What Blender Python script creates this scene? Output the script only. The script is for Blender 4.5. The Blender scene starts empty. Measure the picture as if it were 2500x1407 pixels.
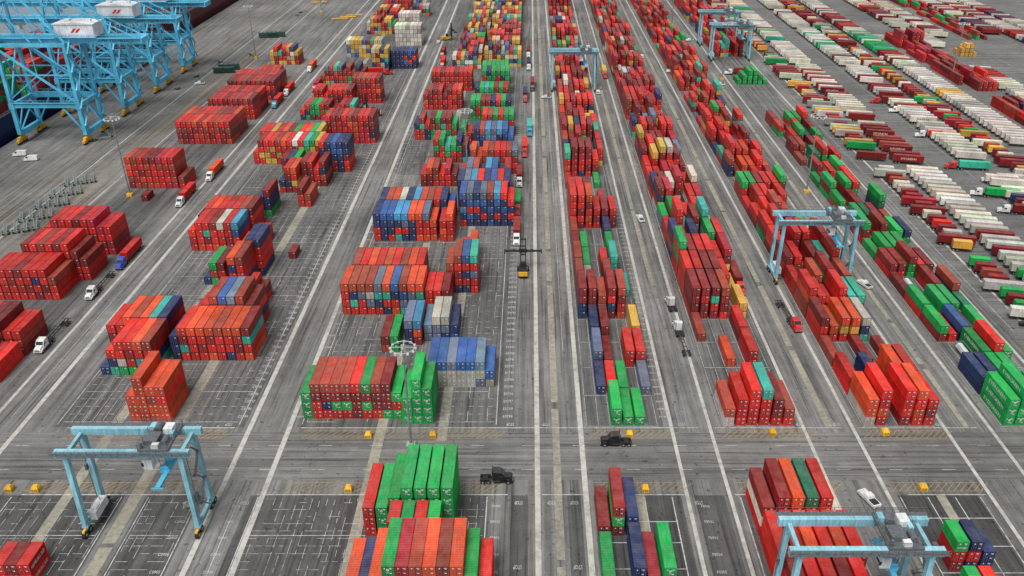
import bpy, math, random
from mathutils import Vector, Matrix
R=random.Random(11)
sc=bpy.context.scene
COL=sc.collection
# ---------------- survey camera ----------------
FPX=2080.0; HC=130.0; PIT=math.atan(1143/FPX); UC=1295.0; VC=703.0
SP,CP=math.sin(PIT),math.cos(PIT)
def GP(u,v,z=0.0):
    a=(u-UC)/FPX; b=(VC-v)/FPX
    t=(HC-z)/(SP-b*CP)
    return a*t, t*(CP+b*SP)
def PR(x,y,z=0.0):
    dz=z-HC
    d=y*CP-dz*SP; up=y*SP+dz*CP
    return UC+FPX*x/d, VC-FPX*up/d, d
cam=bpy.data.cameras.new("camera"); co=bpy.data.objects.new("camera",cam); COL.objects.link(co)
co.location=(0,0,HC); co.rotation_euler=(math.pi/2-PIT,0,0)
cam.lens=FPX/2500*36; cam.sensor_width=36; cam.shift_x=-0.018; cam.clip_end=9000; cam.clip_start=1
sc.camera=co
# ---------------- node helpers ----------------
def newmat(name):
    m=bpy.data.materials.new(name); m.use_nodes=True
    nt=m.node_tree; nt.nodes.clear()
    o=nt.nodes.new('ShaderNodeOutputMaterial'); b=nt.nodes.new('ShaderNodeBsdfPrincipled')
    nt.links.new(b.outputs[0],o.inputs[0]); return m,nt,b
def setin(nt,s,v):
    if hasattr(v,'is_output'): nt.links.new(v,s)
    else: s.default_value=v
def MA(nt,op,a,b=0.0,c=0.0,clamp=False):
    n=nt.nodes.new('ShaderNodeMath'); n.operation=op; n.use_clamp=clamp
    setin(nt,n.inputs[0],a); setin(nt,n.inputs[1],b); setin(nt,n.inputs[2],c); return n.outputs[0]
def NOI(nt,vec,scale,detail=3,rough=.55):
    n=nt.nodes.new('ShaderNodeTexNoise'); n.inputs['Scale'].default_value=scale
    n.inputs['Detail'].default_value=detail; n.inputs['Roughness'].default_value=rough
    nt.links.new(vec,n.inputs['Vector']); return n.outputs[0]
def SCALEV(nt,vec,s):
    n=nt.nodes.new('ShaderNodeVectorMath'); n.operation='MULTIPLY'
    nt.links.new(vec,n.inputs[0]); n.inputs[1].default_value=s; return n.outputs[0]
def MIX(nt,f,a,b,mode='MIX'):
    n=nt.nodes.new('ShaderNodeMix'); n.data_type='RGBA'; n.blend_type=mode
    setin(nt,n.inputs[0],f); setin(nt,n.inputs[6],a); setin(nt,n.inputs[7],b); return n.outputs[2]
def RMP(nt,x,a,b,lo=0.0,hi=1.0):
    n=nt.nodes.new('ShaderNodeMapRange'); n.inputs[1].default_value=a; n.inputs[2].default_value=b
    n.inputs[3].default_value=lo; n.inputs[4].default_value=hi; setin(nt,n.inputs[0],x); return n.outputs[0]
def c4(c): return (c[0],c[1],c[2],1)
def POS(nt): return nt.nodes.new('ShaderNodeNewGeometry').outputs['Position']
def VMUL(nt,col,f):
    n=nt.nodes.new('ShaderNodeVectorMath'); n.operation='SCALE'; setin(nt,n.inputs[0],col); setin(nt,n.inputs['Scale'],f); return n.outputs[0]
def plain(name,c,rough=.6,var=.25,metal=0,scale=.8):
    m,nt,b=newmat(name); p=POS(nt)
    f=RMP(nt,NOI(nt,p,scale,4),.3,.7,1-var,1+var*.5)
    rgb=nt.nodes.new('ShaderNodeRGB'); rgb.outputs[0].default_value=c4(c)
    setin(nt,b.inputs['Base Color'],VMUL(nt,rgb.outputs[0],f)); b.inputs['Roughness'].default_value=rough; b.inputs['Metallic'].default_value=metal
    return m
def weather(nt,base,p,dirt=.35):
    big=RMP(nt,NOI(nt,p,.12,2),.3,.7,.72,1.2)
    st=RMP(nt,NOI(nt,SCALEV(nt,p,(2.5,.5,.35)),1.2,4),.35,.75,1.14,.68)
    c=VMUL(nt,base,MA(nt,'MULTIPLY',big,st))
    g=nt.nodes.new('ShaderNodeNewGeometry'); s=nt.nodes.new('ShaderNodeSeparateXYZ'); nt.links.new(g.outputs['True Normal'],s.inputs[0])
    upf=MA(nt,'MULTIPLY',MA(nt,'GREATER_THAN',s.outputs[2],.8),RMP(nt,NOI(nt,p,.45,4,.6),.35,.7,.01,.16))
    c=MIX(nt,upf,c,(.36,.31,.27,1))
    r=RMP(nt,NOI(nt,p,1.6,5,.7),.57,.72,0,dirt)
    return MIX(nt,r,c,(.12,.055,.035,1))
def painted(name,src,rough=.5,kind=None,dirt=.5,spec=.25):
    m,nt,b=newmat(name); p=POS(nt); b.inputs['Specular IOR Level'].default_value=spec
    if src=='obj': base=nt.nodes.new('ShaderNodeObjectInfo').outputs['Color']
    elif src=='attr':
        a=nt.nodes.new('ShaderNodeVertexColor'); a.layer_name='Col'; base=a.outputs[0]
    else:
        a=nt.nodes.new('ShaderNodeRGB'); a.outputs[0].default_value=c4(src); base=a.outputs[0]
    c=weather(nt,base,p,dirt)
    if kind:
        uv=nt.nodes.new('ShaderNodeUVMap'); uv.uv_map='UVMap'
        s=nt.nodes.new('ShaderNodeSeparateXYZ'); nt.links.new(uv.outputs[0],s.inputs[0]); U,V=s.outputs[0],s.outputs[1]
        du=MA(nt,'ABSOLUTE',MA(nt,'SUBTRACT',U,.5)); dv=MA(nt,'ABSOLUTE',MA(nt,'SUBTRACT',V,.5))
        if kind=='door':
            edge=MA(nt,'MAXIMUM',MA(nt,'GREATER_THAN',du,.445),MA(nt,'GREATER_THAN',dv,.445))
            mid=MA(nt,'LESS_THAN',du,.018)
            bars=MA(nt,'LESS_THAN',MA(nt,'ABSOLUTE',MA(nt,'SUBTRACT',MA(nt,'ABSOLUTE',MA(nt,'SUBTRACT',du,.21)),.09)),.014)
            c=MIX(nt,MA(nt,'MULTIPLY',MA(nt,'MAXIMUM',edge,mid),.72),c,(.02,.012,.012,1))
            c=MIX(nt,MA(nt,'MULTIPLY',bars,.3),c,(.5,.48,.45,1))
            px=MA(nt,'MULTIPLY',MA(nt,'LESS_THAN',MA(nt,'ABSOLUTE',MA(nt,'SUBTRACT',U,.72)),.10),MA(nt,'LESS_THAN',MA(nt,'ABSOLUTE',MA(nt,'SUBTRACT',V,.82)),.04))
            c=MIX(nt,MA(nt,'MULTIPLY',px,.85),c,(.75,.75,.72,1))
        else:
            edge=MA(nt,'MAXIMUM',MA(nt,'GREATER_THAN',du,.46),MA(nt,'GREATER_THAN',dv,.491))
            c=MIX(nt,MA(nt,'MULTIPLY',edge,.68),c,(.03,.015,.015,1))
            rib=MA(nt,'SINE',MA(nt,'MULTIPLY',V,6.2832*42))
            c=VMUL(nt,c,RMP(nt,rib,-1,1,.84,1.08))
    nt.links.new(c,b.inputs['Base Color']); b.inputs['Roughness'].default_value=rough
    return m
def asphalt(name,v,tint=(1,.98,.935),streak='y',amt=.38,blotch=.26):
    m,nt,b=newmat(name); p=POS(nt); b.inputs['Specular IOR Level'].default_value=.2
    big=RMP(nt,NOI(nt,p,.025,3),.3,.7,1-blotch,1+blotch)
    mid=RMP(nt,NOI(nt,p,.35,5,.65),.3,.7,.82,1.15)
    fine=RMP(nt,NOI(nt,p,3.5,3,.7),.25,.75,.8,1.22)
    sv=(.55,.012,1) if streak=='y' else (.012,.55,1)
    s=RMP(nt,NOI(nt,SCALEV(nt,p,sv),1.0,4,.6),.42,.66,1.08,1-amt)
    sv2=(1.6,.03,1) if streak=='y' else (.03,1.6,1)
    s2=RMP(nt,NOI(nt,SCALEV(nt,p,sv2),1.0,3,.6),.53,.64,1.0,1-amt*1.2)
    spots=RMP(nt,NOI(nt,p,.7,2,.5),.62,.71,1,.48)
    pale=RMP(nt,NOI(nt,p,.16,4,.7),.56,.75,1,1.22)
    f=big
    for q in (mid,fine,s,s2,spots,pale): f=MA(nt,'MULTIPLY',f,q)
    rgb=nt.nodes.new('ShaderNodeRGB'); rgb.outputs[0].default_value=(v*tint[0],v*tint[1],v*tint[2],1)
    nt.links.new(VMUL(nt,rgb.outputs[0],f),b.inputs['Base Color']); b.inputs['Roughness'].default_value=.85
    return m
def worn(name,c,under,wear=.5,scale=1.3):
    m,nt,b=newmat(name); p=POS(nt)
    n1=NOI(nt,p,scale,5,.7); n2=NOI(nt,p,.06,2)
    f=RMP(nt,MA(nt,'ADD',MA(nt,'MULTIPLY',n1,.65),MA(nt,'MULTIPLY',n2,.35)),wear-.1,wear+.1,1,.12)
    nt.links.new(MIX(nt,f,c4(under),c4(c)),b.inputs['Base Color']); b.inputs['Roughness'].default_value=.8
    return m
# ---------------- mesh builder ----------------
GLY={}
def make_glyphs():
    tmp=[]
    for ch in "ABCDEFGHIJKLMNOPQRSTUVWXYZ0123456789":
        cu=bpy.data.curves.new("g",'FONT'); cu.body=ch; cu.resolution_u=2
        o=bpy.data.objects.new("g",cu); COL.objects.link(o); tmp.append((ch,o,cu))
    dg=bpy.context.evaluated_depsgraph_get(); dg.update()
    for ch,o,cu in tmp:
        me=bpy.data.meshes.new_from_object(o.evaluated_get(dg))
        vs=[(v.co.x,v.co.y) for v in me.vertices]; x0=min(v[0] for v in vs); w=max(v[0] for v in vs)-x0
        GLY[ch]=([(v[0]-x0,v[1]) for v in vs],[tuple(p.vertices) for p in me.polygons],w)
        bpy.data.meshes.remove(me)
    for ch,o,cu in tmp:
        bpy.data.objects.remove(o); bpy.data.curves.remove(cu)
make_glyphs()
class MB:
    def __init__(s): s.v=[];s.f=[];s.m=[]
    def add(s,vs,fs,m=0):
        n=len(s.v); s.v+= [tuple(v) for v in vs]
        for f in fs: s.f.append(tuple(n+i for i in f)); s.m.append(m)
        return s
    def box(s,c,d,m=0):
        x,y,z=c; a,b,h=d[0]/2,d[1]/2,d[2]/2
        vs=[(x-a,y-b,z-h),(x+a,y-b,z-h),(x+a,y+b,z-h),(x-a,y+b,z-h),(x-a,y-b,z+h),(x+a,y-b,z+h),(x+a,y+b,z+h),(x-a,y+b,z+h)]
        return s.add(vs,[(3,2,1,0),(4,5,6,7),(0,1,5,4),(1,2,6,5),(2,3,7,6),(3,0,4,7)],m)
    def beam(s,a,b,w,h=None,m=0,w2=None,h2=None):
        h=h or w; w2=w2 or w; h2=h2 or h
        a=Vector(a);b=Vector(b);d=(b-a).normalized()
        up=Vector((0,0,1)) if abs(d.z)<.95 else Vector((0,1,0))
        r=d.cross(up).normalized(); q=r.cross(d).normalized()
        vs=[]
        for p,ww,hh in((a,w,h),(b,w2,h2)):
            for i,j in((-1,-1),(1,-1),(1,1),(-1,1)): vs.append(p+r*(ww/2*i)+q*(hh/2*j))
        return s.add(vs,[(0,1,2,3),(7,6,5,4),(0,4,5,1),(1,5,6,2),(2,6,7,3),(3,7,4,0)],m)
    def cyl(s,a,b,r,n=12,m=0,r2=None):
        r2=r if r2 is None else r2
        a=Vector(a);b=Vector(b);d=(b-a).normalized()
        up=Vector((0,0,1)) if abs(d.z)<.95 else Vector((0,1,0))
        x=d.cross(up).normalized(); y=x.cross(d).normalized()
        vs=[]
        for p,rr in((a,r),(b,r2)):
            for i in range(n):
                t=2*math.pi*i/n; vs.append(p+x*math.cos(t)*rr+y*math.sin(t)*rr)
        fs=[(i,i+n,(i+1)%n+n,(i+1)%n) for i in range(n)]+[tuple(range(n)),tuple(range(2*n-1,n-1,-1))]
        return s.add(vs,fs,m)
    def prism(s,prof,w,m=0,wt=None,zt=None,y=0):
        n=len(prof); vs=[]
        for sg in(-1,1):
            for x,z in prof:
                ww=wt if (wt and z>zt) else w
                vs.append((x,y+sg*ww/2,z))
        fs=[(i,(i+1)%n,(i+1)%n+n,i+n) for i in range(n)]+[tuple(range(n-1,-1,-1)),tuple(range(n,2*n))]
        return s.add(vs,fs,m)
    def text(s,t,o,ux,uy,sx,sy=None,m=0,center=True):
        sy=sy or sx; ux=Vector(ux);uy=Vector(uy);o=Vector(o)
        W=0
        for ch in t: W+= .35 if ch==' ' else GLY[ch][2]+.09
        x=-W/2 if center else 0
        for ch in t:
            if ch==' ': x+=.35; continue
            vs,fs,w=GLY[ch]
            s.add([o+ux*((x+p[0])*sx)+uy*(p[1]*sy) for p in vs],fs,m); x+=w+.09
        return s
    def mesh(s,name,mats):
        me=bpy.data.meshes.new(name); me.from_pydata(s.v,[],s.f)
        for m in mats: me.materials.append(m)
        me.polygons.foreach_set('material_index',s.m); me.update(); return me
def OBJ(name,me,parent=None,loc=(0,0,0),rz=0,label=None,cat=None,group=None,kind=None,color=None):
    o=bpy.data.objects.new(name,me); COL.objects.link(o); o.location=loc; o.rotation_euler=(0,0,rz)
    if parent: o.parent=parent
    if label: o["label"]=label
    if cat: o["category"]=cat
    if group: o["group"]=group
    if kind: o["kind"]=kind
    if color: o.color=c4(color)
    return o
def spawn(name,tpl,loc,rz,label,cat,group=None,colors={}):
    root=OBJ(name,None,None,loc,rz,label,cat,group); root.empty_display_size=.5
    def rec(parts,par):
        for p in parts:
            o=OBJ(p[0],p[1],par,p[2],0,color=colors.get(p[3]) if p[3] else None)
            if len(p)>4 and p[4]: rec(p[4],o)
    rec(tpl,root); return root
# ---------------- materials ----------------
M_CONT=painted("container_paint",'obj',.5); M_CONTA=painted("container_paint_far",'attr',.5,'side'); M_DOORA=painted("container_door_far",'attr',.5,'door')
M_PAINT=painted("vehicle_paint",'obj',.35,None,.12,.5)
M_WHITE=plain("white_lettering",(.8,.8,.78),.6,.15); M_DARKTXT=plain("dark_lettering",(.02,.05,.10),.6)
M_STEEL=plain("galvanised_steel",(.3,.31,.32),.45,.3,.4); M_BLACK=plain("black_steel",(.02,.02,.022),.5)
M_MACH=plain("machinery_grey",(.12,.13,.14),.5,.5,0,2.5)
M_RUB=plain("tyre_rubber",(.015,.015,.015),.9); M_GLASS=plain("tinted_glass",(.02,.03,.04),.1,.1)
M_YEL=painted("yellow_paint",(.72,.40,.03),.5,None,.4); M_BLUE=painted("crane_blue_paint",(.10,.48,.70),.45,None,.3)
M_RTG=painted("gantry_pale_blue_paint",(.25,.51,.60),.45,None,.5)
M_CWHITE=painted("crane_white_paint",(.68,.70,.71),.45,None,.25); M_RED=plain("logo_red",(.6,.02,.02),.5)
M_LAMP=plain("lamp_housing",(.5,.5,.5),.3); M_CHAS=plain("chassis_steel",(.05,.045,.045),.6); M_CONC=plain("mast_base_concrete",(.35,.33,.28),.8)
M_GRN=plain("chassis_grey_green",(.26,.33,.31),.6)
M_RIM=plain("rim_metal",(.45,.45,.45),.35,.1,.5)
# ---------------- ground ----------------
def sheet(name,x0,y0,x1,y1,z,mat,kind="structure"):
    b=MB(); b.add([(x0,y0,z),(x1,y0,z),(x1,y1,z),(x0,y1,z)],[(0,1,2,3)]); return OBJ(name,b.mesh(name,[mat]),kind=kind)
A_MAIN=asphalt("asphalt_main",.178); A_BLOCK=asphalt("asphalt_block",.132,(1,.985,.95),'y',.4,.28)
A_AISLE=asphalt("asphalt_aisle",.172,(1,.98,.935),'x',.4); A_SOUTH=asphalt("asphalt_dark",.088,(1,.985,.96),'y',.32,.35)
A_PARK=asphalt("asphalt_parking",.158,(1,.985,.945),'x',.28)
W_WHITE=worn("road_paint_white",(.60,.60,.57),(.15,.15,.145),.53); W_STRIP=worn("concrete_strip",(.47,.46,.42),(.22,.215,.19),.545,.6)
W_CREAM=worn("concrete_runway",(.34,.315,.24),(.16,.153,.135),.50,.8); W_YEL=worn("road_paint_yellow",(.52,.32,.07),(.17,.155,.12),.51)
W_THIN=worn("slot_paint_white",(.56,.56,.54),(.13,.13,.125),.52,.9)
QX=-239.5
b=MB(); b.add([(QX,-300,0),(4000,-300,0),(4000,5000,0),(QX,5000,0),(QX,-300,-9),(QX,5000,-9)],[(0,1,2,3),(4,0,3,5)])
OBJ("ground",b.mesh("ground",[A_MAIN]),kind="structure")
mw,nt,bs=newmat("harbour_water"); bs.inputs['Base Color'].default_value=(.045,.065,.08,1); bs.inputs['Roughness'].default_value=.12
bn=nt.nodes.new('ShaderNodeBump'); bn.inputs['Strength'].default_value=.5; bn.inputs['Distance'].default_value=.4
nt.links.new(NOI(nt,POS(nt),.5,4),bn.inputs['Height']); nt.links.new(bn.outputs[0],bs.inputs['Normal'])
sheet("water",-5000,-300,QX,5000,-4,mw)
for nm,x0,y0,x1,y1,m in [("yard_pavement",-57,166,-6,321,A_BLOCK),("yard_pavement",-57,335,-6,800,A_BLOCK),("yard_pavement",-117,166,-70,800,A_BLOCK),
    ("yard_pavement",-163,180,-139,465,A_BLOCK),("yard_pavement",13.6,166,32.2,800,A_BLOCK),("yard_pavement",46.5,166,65.5,800,A_BLOCK),
    ("yard_pavement",81,166,99.5,800,A_BLOCK),("yard_pavement",115,166,133,800,A_BLOCK),
    ("yard_pavement",-61.5,60,-9.5,142,A_SOUTH),("yard_pavement",-4.2,60,-.5,142,A_SOUTH),("yard_pavement",-117,60,-89,142,A_SOUTH),("yard_pavement",-84,60,-72,142,A_SOUTH),("yard_pavement",8,60,11,142,A_SOUTH),
    ("yard_pavement",13.8,60,33,142,A_SOUTH),("yard_pavement",36,60,42.5,142,A_SOUTH),("yard_pavement",46,60,64,142,A_SOUTH),("yard_pavement",80.5,60,98,142,A_SOUTH),
    ("road",-235,147,200,164,A_AISLE),("parking_lot",139,170,420,900,A_PARK)]:
    sheet(nm,x0,y0,x1,y1,.02 if nm!="road" else .012,m)
b=MB()
def strip(B,x0,x1,y0,y1,z,m=0): B.add([(x0,y0,z),(x1,y0,z),(x1,y1,z),(x0,y1,z)],[(0,1,2,3)],m)
for x in (1.6,12.2,34.4,43.8,66.6,78.6,101,112,135,-58.8,-68.4,-124.5,-133,145):
    w_=.6 if x in(1.6,12.2,-58.8,-68.4,-124.5) else .42
    strip(b,x-w_,x+w_,40,900,.035)
for x in (-170,-188): strip(b,x-.25,x+.25,60,900,.035)
OBJ("concrete_strip",b.mesh("strip",[W_STRIP]),kind="structure")
b=MB()
for x,w,y0,y1 in ((-36.3,1.2,60,800),(-21.3,1.2,60,800),(-86.5,1.4,60,800),(-101.5,1.2,60,800),(73,.8,166,800),(6.1,.85,60,800),(38.8,.7,240,470),(24,1.0,60,142),(106.5,.7,166,500),(90,1.0,60,142)):
    y=y0
    while y<y1:
        L=R.uniform(20,80); strip(b,x-w,x+w,y,min(y+L,y1),.028); y+=L+R.uniform(.4,3)
OBJ("runway_strip",b.mesh("runway",[W_CREAM]),kind="structure")
b=MB()
def hl(x0,x1,y,w=.14,z=.045,m=0): strip(b,x0,x1,y-w/2,y+w/2,z,m)
def vl(x,y0,y1,w=.14,z=.045,m=0): strip(b,x-w/2,x+w/2,y0,y1,z,m)
hl(-235,-150,165.7,.25); hl(-113,-72,165.7,.25); hl(-56,12,165.7,.25); hl(13,41,165.7,.25);hl(45,76,165.7,.22);hl(80,109,165.7,.22)
hl(-112,-72,142.2,.25); hl(-60,-5,142.2,.25); hl(2.5,12,142.2,.25); hl(14,34,142.2,.25); hl(45,66,142.2,.25); hl(83,100,142.2,.22)
for X0,X1,Y1 in ((-55,-9,560),(-115,-72,560)):
    y=168.0;k=0
    while y<Y1:
        x=X0
        while x<X1:
            if R.random()<.8: hl(x,min(x+(7 if k%4==0 else 1.3),X1),y+.01*R.random(),.15 if k%4==0 else .12,.045)
            x+=7.4 if k%4==0 else 2.46
        y+=3.18;k+=1
    x=X0
    while x<=X1+.1:
        y=168
        while y<Y1:
            if R.random()<.75: vl(x,y,y+R.uniform(3,9),.11,.052)
            y+=10
        x+=4.92
    vl(X0-1,167,Y1,.18,.055); vl(X1+.6,167,Y1,.18,.055)
for X0 in (14,47.2,81.5,115.5):
    for k in range(0,46):
        y=166.6+12.75*k-.3
        hl(X0-.3,X0+17.5,y,.13)
        for i in range(7): vl(X0+2.88*i-.2,y+.4,y+12.2,.10,.052)
for X0,X1 in ((-59,-10),(-113,-90),(-83,-73)):
    x=X0
    while x<X1:
        y=72+R.random()*2
        while y<141:
            L=R.uniform(1.2,5)
            if R.random()<.6: vl(x,y,min(y+L,141),.09,.05)
            y+=L+R.uniform(.4,1.6)
        x+=1.64
    y=104.0
    while y<141.5:
        x=X0
        while x<X1:
            L=R.uniform(.8,4)
            if R.random()<.6: hl(x,min(x+L,X1),y,.09,.054)
            x+=L+.7
        y+=2.1
    vl(X0-.6,72,141.5,.2,.058); vl(X1+.5,72,141.5,.2,.058); hl(X0,X1,130,.17,.06); hl(X0,X1,117,.17,.06)
for x in (14.6,31): vl(x,70,141.5,.22,.05)
for x in (20,25): vl(x,70,141.5,.12,.05)
for y in (134,128,121,114,107): hl(14.6,31,y,.16,.056)
for x in (46,64,81,87,93,98.5): vl(x,70,141.5,.2,.05)
for y in (135,127,120,112): hl(81,98.5,y,.2,.056)
for x in (-113,-110.5,-108,-105.5,-103,-100.5): vl(x,168,300,.1,.056)
for y in (150.5,159): 
    x=-230
    while x<200: hl(x,x+3,y,.15,.045); x+=12
vl(-128.8,170,700,.15); vl(-63.6,60,142,.14); vl(9,200,700,.12)
for X0 in (140,171,184,215,236,258,290,320): vl(X0,210,800,.14)
OBJ("slot_marking",b.mesh("slot_marking",[W_THIN]),kind="structure")
b=MB()
def hatch(x0,x1,y0,y1,st=1.1,s=1):
    x=x0
    while x<x1:
        b.add([(x,y0,.05),(x+.16,y0,.05),(x+.16+s*(y1-y0),y1,.05),(x+s*(y1-y0),y1,.05)],[(0,1,2,3)]); x+=st
    b.add([(x0,y0-.12,.06),(x1,y0-.12,.06),(x1,y0,.06),(x0,y0,.06)],[(0,1,2,3)])
    b.add([(x0,y1,.06),(x1,y1,.06),(x1,y1+.12,.06),(x0,y1+.12,.06)],[(0,1,2,3)])
for a,c in ((-55,-8),(14,34),(46,68),(80,100),(-112,-74)): hatch(a,c,161.8,164.6,1.5); hatch(a,c,143.4,146.0,1.5)
for i in range(150):
    y=190+i*2.4; b.add([(-176.5,y,.05),(-176.3,y,.05),(-169,y+5,.05),(-169.2,y+5,.05)],[(0,1,2,3)])
for i in range(90):
    y=215+i*3.4; b.add([(-187,y,.05),(-186.8,y,.05),(-179,y+6,.05),(-179.2,y+6,.05)],[(0,1,2,3)])
for xx in (-195,-200,-206,-177,-178): b.add([(xx,150,.045),(xx+.22,150,.045),(xx+.22,900,.045),(xx,900,.045)],[(0,1,2,3)])
OBJ("hatch_marking",b.mesh("hatch",[W_YEL]),kind="structure")
b=MB()
def gt(t,x,y,sx,sy=None,flip=False): 
    d=-1 if flip else 1
    b.text(t,(x,y,.075),(d,0,0),(0,d,0),sx,sy)
for i in range(74):
    y=169.6+3.18*i; n="%04d"%(799-i)
    gt("E"+n,-5.6,y,.95,1.6); gt("C"+n,-71.4,y,.9,1.5)
    if i%2==0: gt("D"+n,-57.2,y,.75,1.2)
    if i<40: gt("F"+n,32.9,y,.7,1.1)
for i in range(6):
    y=138.2-4.6*i; n="%04d"%(901+i); gt("E"+n,-7.4,y,.8,1.1); gt("F"+n,37.8,y,.8,1.1); gt("C"+n,-74,y,.8,1.1); gt("D"+n,-63.5,y,.7,1.0)
for x in (-5,3.8,-74,37,66,75,100): gt("STOP",x,167.6,.75,1.7,True)
for x in (-2.6,4.5,9.5,-74.5,36.5,66,-62): gt("STOP",x,140.2,.72,1.6,True)
for x in (9.4,-2.6): gt("STOP",x,122,.72,1.6,True)
for i,ch in enumerate("HGFEDCBA"): gt(ch,-52+5.2*i,142.6,.9,.8); gt(ch,-110+5.2*i,142.6,.9,.8); gt(ch,-110+4.8*i,166.1,.9,.8)
gt("E07",18,138,1,1.6)
OBJ("painted_number",b.mesh("numbers",[W_WHITE]),kind="structure")
# ---------------- container templates ----------------
def corr(B,p0,p1,out,z0,z1,depth=.045,pitch=.29,m=0,horiz=False):
    p0=Vector(p0);p1=Vector(p1);out=Vector(out); L=(p1-p0).length; n=max(1,int(L/pitch)); d=(p1-p0)/n
    pts=[]
    for i in range(n):
        for f,o in((0,0),(.28,0),(.5,-1),(.78,-1)): pts.append(p0+d*(i+f)+out*(depth*o))
    pts.append(p1)
    zz=Vector((0,0,1)) if not horiz else horiz
    vs=[p+zz*z0 for p in pts]+[p+zz*z1 for p in pts]; k=len(pts)
    B.add(vs,[(i,i+1,i+1+k,i+k) for i in range(k-1)],m)
CW=2.38;CHh=2.55
def cont_tpl(L,mat,rot=False):
    w=CW/2;l=L/2;h=CHh
    B=MB()
    for sx in(-1,1):
        for sy in(-1,1): B.box((sx*(w-.07),sy*(l-.07),h/2),(.14,.14,h))
        B.box((sx*(w-.05),0,.07),(.1,L-.28,.14)); B.box((sx*(w-.04),0,h-.05),(.08,L-.28,.1))
    for sx in(-1,1): corr(B,(sx*(w-.02),-l+.14,0),(sx*(w-.02),l-.14,0),(sx,0,0),.14,h-.1,.06)
    corr(B,(-w+.14,l-.03,0),(w-.14,l-.03,0),(0,1,0),.14,h-.1)
    B.box((0,l-.06,.07),(CW-.28,.12,.14));B.box((0,l-.06,h-.05),(CW-.28,.12,.1));B.box((0,-l+.06,.07),(CW-.28,.12,.14));B.box((0,-l+.06,h-.06),(CW-.28,.12,.12))
    B.box((0,0,.06),(CW-.22,L-.3,.05))
    wall=B.mesh("wall",[mat])
    B=MB(); corr(B,(0,-l+.12,h-.012),(0,l-.12,h-.012),(0,0,1),-w+.09,w-.09,.04,.42,0,Vector((1,0,0)))
    B.box((0,-l+.06,h-.006),(CW-.02,.12,.02)); B.box((0,l-.06,h-.006),(CW-.02,.12,.02))
    roof=B.mesh("roof",[mat])
    B=MB()
    for sx in(-1,1):
        B.box((sx*.525,-l+.05,h/2+.0),(1.03,.05,h-.28))
        for k in (.22,.72): 
            B.cyl((sx*k,-l-.005,.12),(sx*k,-l-.005,h-.1),.026,6,1)
        B.box((sx*.47,-l-.01,1.15),(.5,.03,.05),1)
        for z in(.5,1.0,1.6,2.1): B.box((sx*1.03,-l+.0,z),(.12,.04,.1),1)
    B.box((0,-l+.02,h/2),(.03,.04,h-.3),2)
    B.box((.55,-l+.018,h-.45),(.55,.01,.12),3); B.box((.6,-l+.018,h-.66),(.4,.01,.09),3); B.box((-.6,-l+.018,h-.55),(.28,.01,.26),3)
    B.box((.5,-l+.018,.85),(.35,.01,.16),3)
    door=B.mesh("door",[mat,M_STEEL,M_BLACK,M_WHITE])
    return [("wall",wall,(0,0,0),'c',[]),("roof",roof,(0,0,0),'c',[]),("door",door,(0,0,0),'c',[])]
T40=cont_tpl(12.19,M_CONT); T20=cont_tpl(6.06,M_CONT); T45=cont_tpl(13.7,M_CONT)
PALC={'R':(.58,.017,.012),'O':(.66,.070,.018),'M':(.22,.014,.015),'B':(.34,.050,.026),'G':(.006,.33,.07),'N':(.016,.032,.11),'U':(.028,.10,.32),
 'T':(.04,.40,.29),'Y':(.62,.36,.06),'W':(.62,.59,.50),'S':(.13,.17,.25),'C':(.42,.40,.35),'L':(.05,.27,.47),'D':(.01,.13,.06),'P':(.40,.012,.03)}
CN={'R':'red','O':'orange-red','M':'maroon','B':'brick-brown','G':'bright green','N':'navy blue','U':'blue','T':'teal','Y':'yellow','W':'white','S':'slate grey','C':'light grey','L':'light blue','D':'dark green','P':'crimson'}
def vary(c,a=.26):
    k=1+R.uniform(-a,a*.8); return tuple(min(.85,max(.004,x*k*(1+R.uniform(-.1,.1)))) for x in c)
PAL={'red':"RRRRPRROOOBBMMMPRROBRMNM",'redx':"RRRPRROOBBMMRROPRRBMMP",'mix':"RRROOBMMMNNUGTYWSCRRBMR",'far':"RRRPRRBMMMNGTRRMYRMWRSMMBP",'blue':"NNUUURNSSBRNLNUSL",'green':"GGGGGGGGRMGGND",'gr':"GGGRRMMNTRRB",
 'yel':"YYYYRRMMCNGTYYRWU",'grn2':"GGGGGGMMMRRGMBNGDM",'white':"WWWWWWWC",'maroon':"MMMBRRMPOMNGM",'grey':"CCSYYRRMNWTUYR",'navy':"NNNNRNNMURNN",'row3':"RRPRRROOBMMRNMRRGTYRMBM"}
cols=[]
grid={}
def addcol(x,y,s,L=12.19,base=0.0,force=False):
    if not s: return
    if not force:
        gx,gy=int(x//10),int(y//15)
        for i in(-1,0,1):
            for j in(-1,0,1):
                for c in grid.get((gx+i,gy+j),()):
                    if abs(c['x']-x)<2.41 and abs(c['y']-y)<(c['L']+L)/2+.02: return
    c=dict(x=x,y=y,s=s,L=L,base=base); cols.append(c); grid.setdefault((int(x//10),int(y//15)),[]).append(c)
def ST(u,v,spec,pitch=2.46,L=12.19,dy=0,y=None,x=None,dx=0):
    X,Y=GP(u,v) if u is not None else (x,y)
    for i,s in enumerate(spec): addcol(X+pitch*i+1.22+dx,Y+L/2+dy+R.uniform(-.09,.09),s,L)
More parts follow.
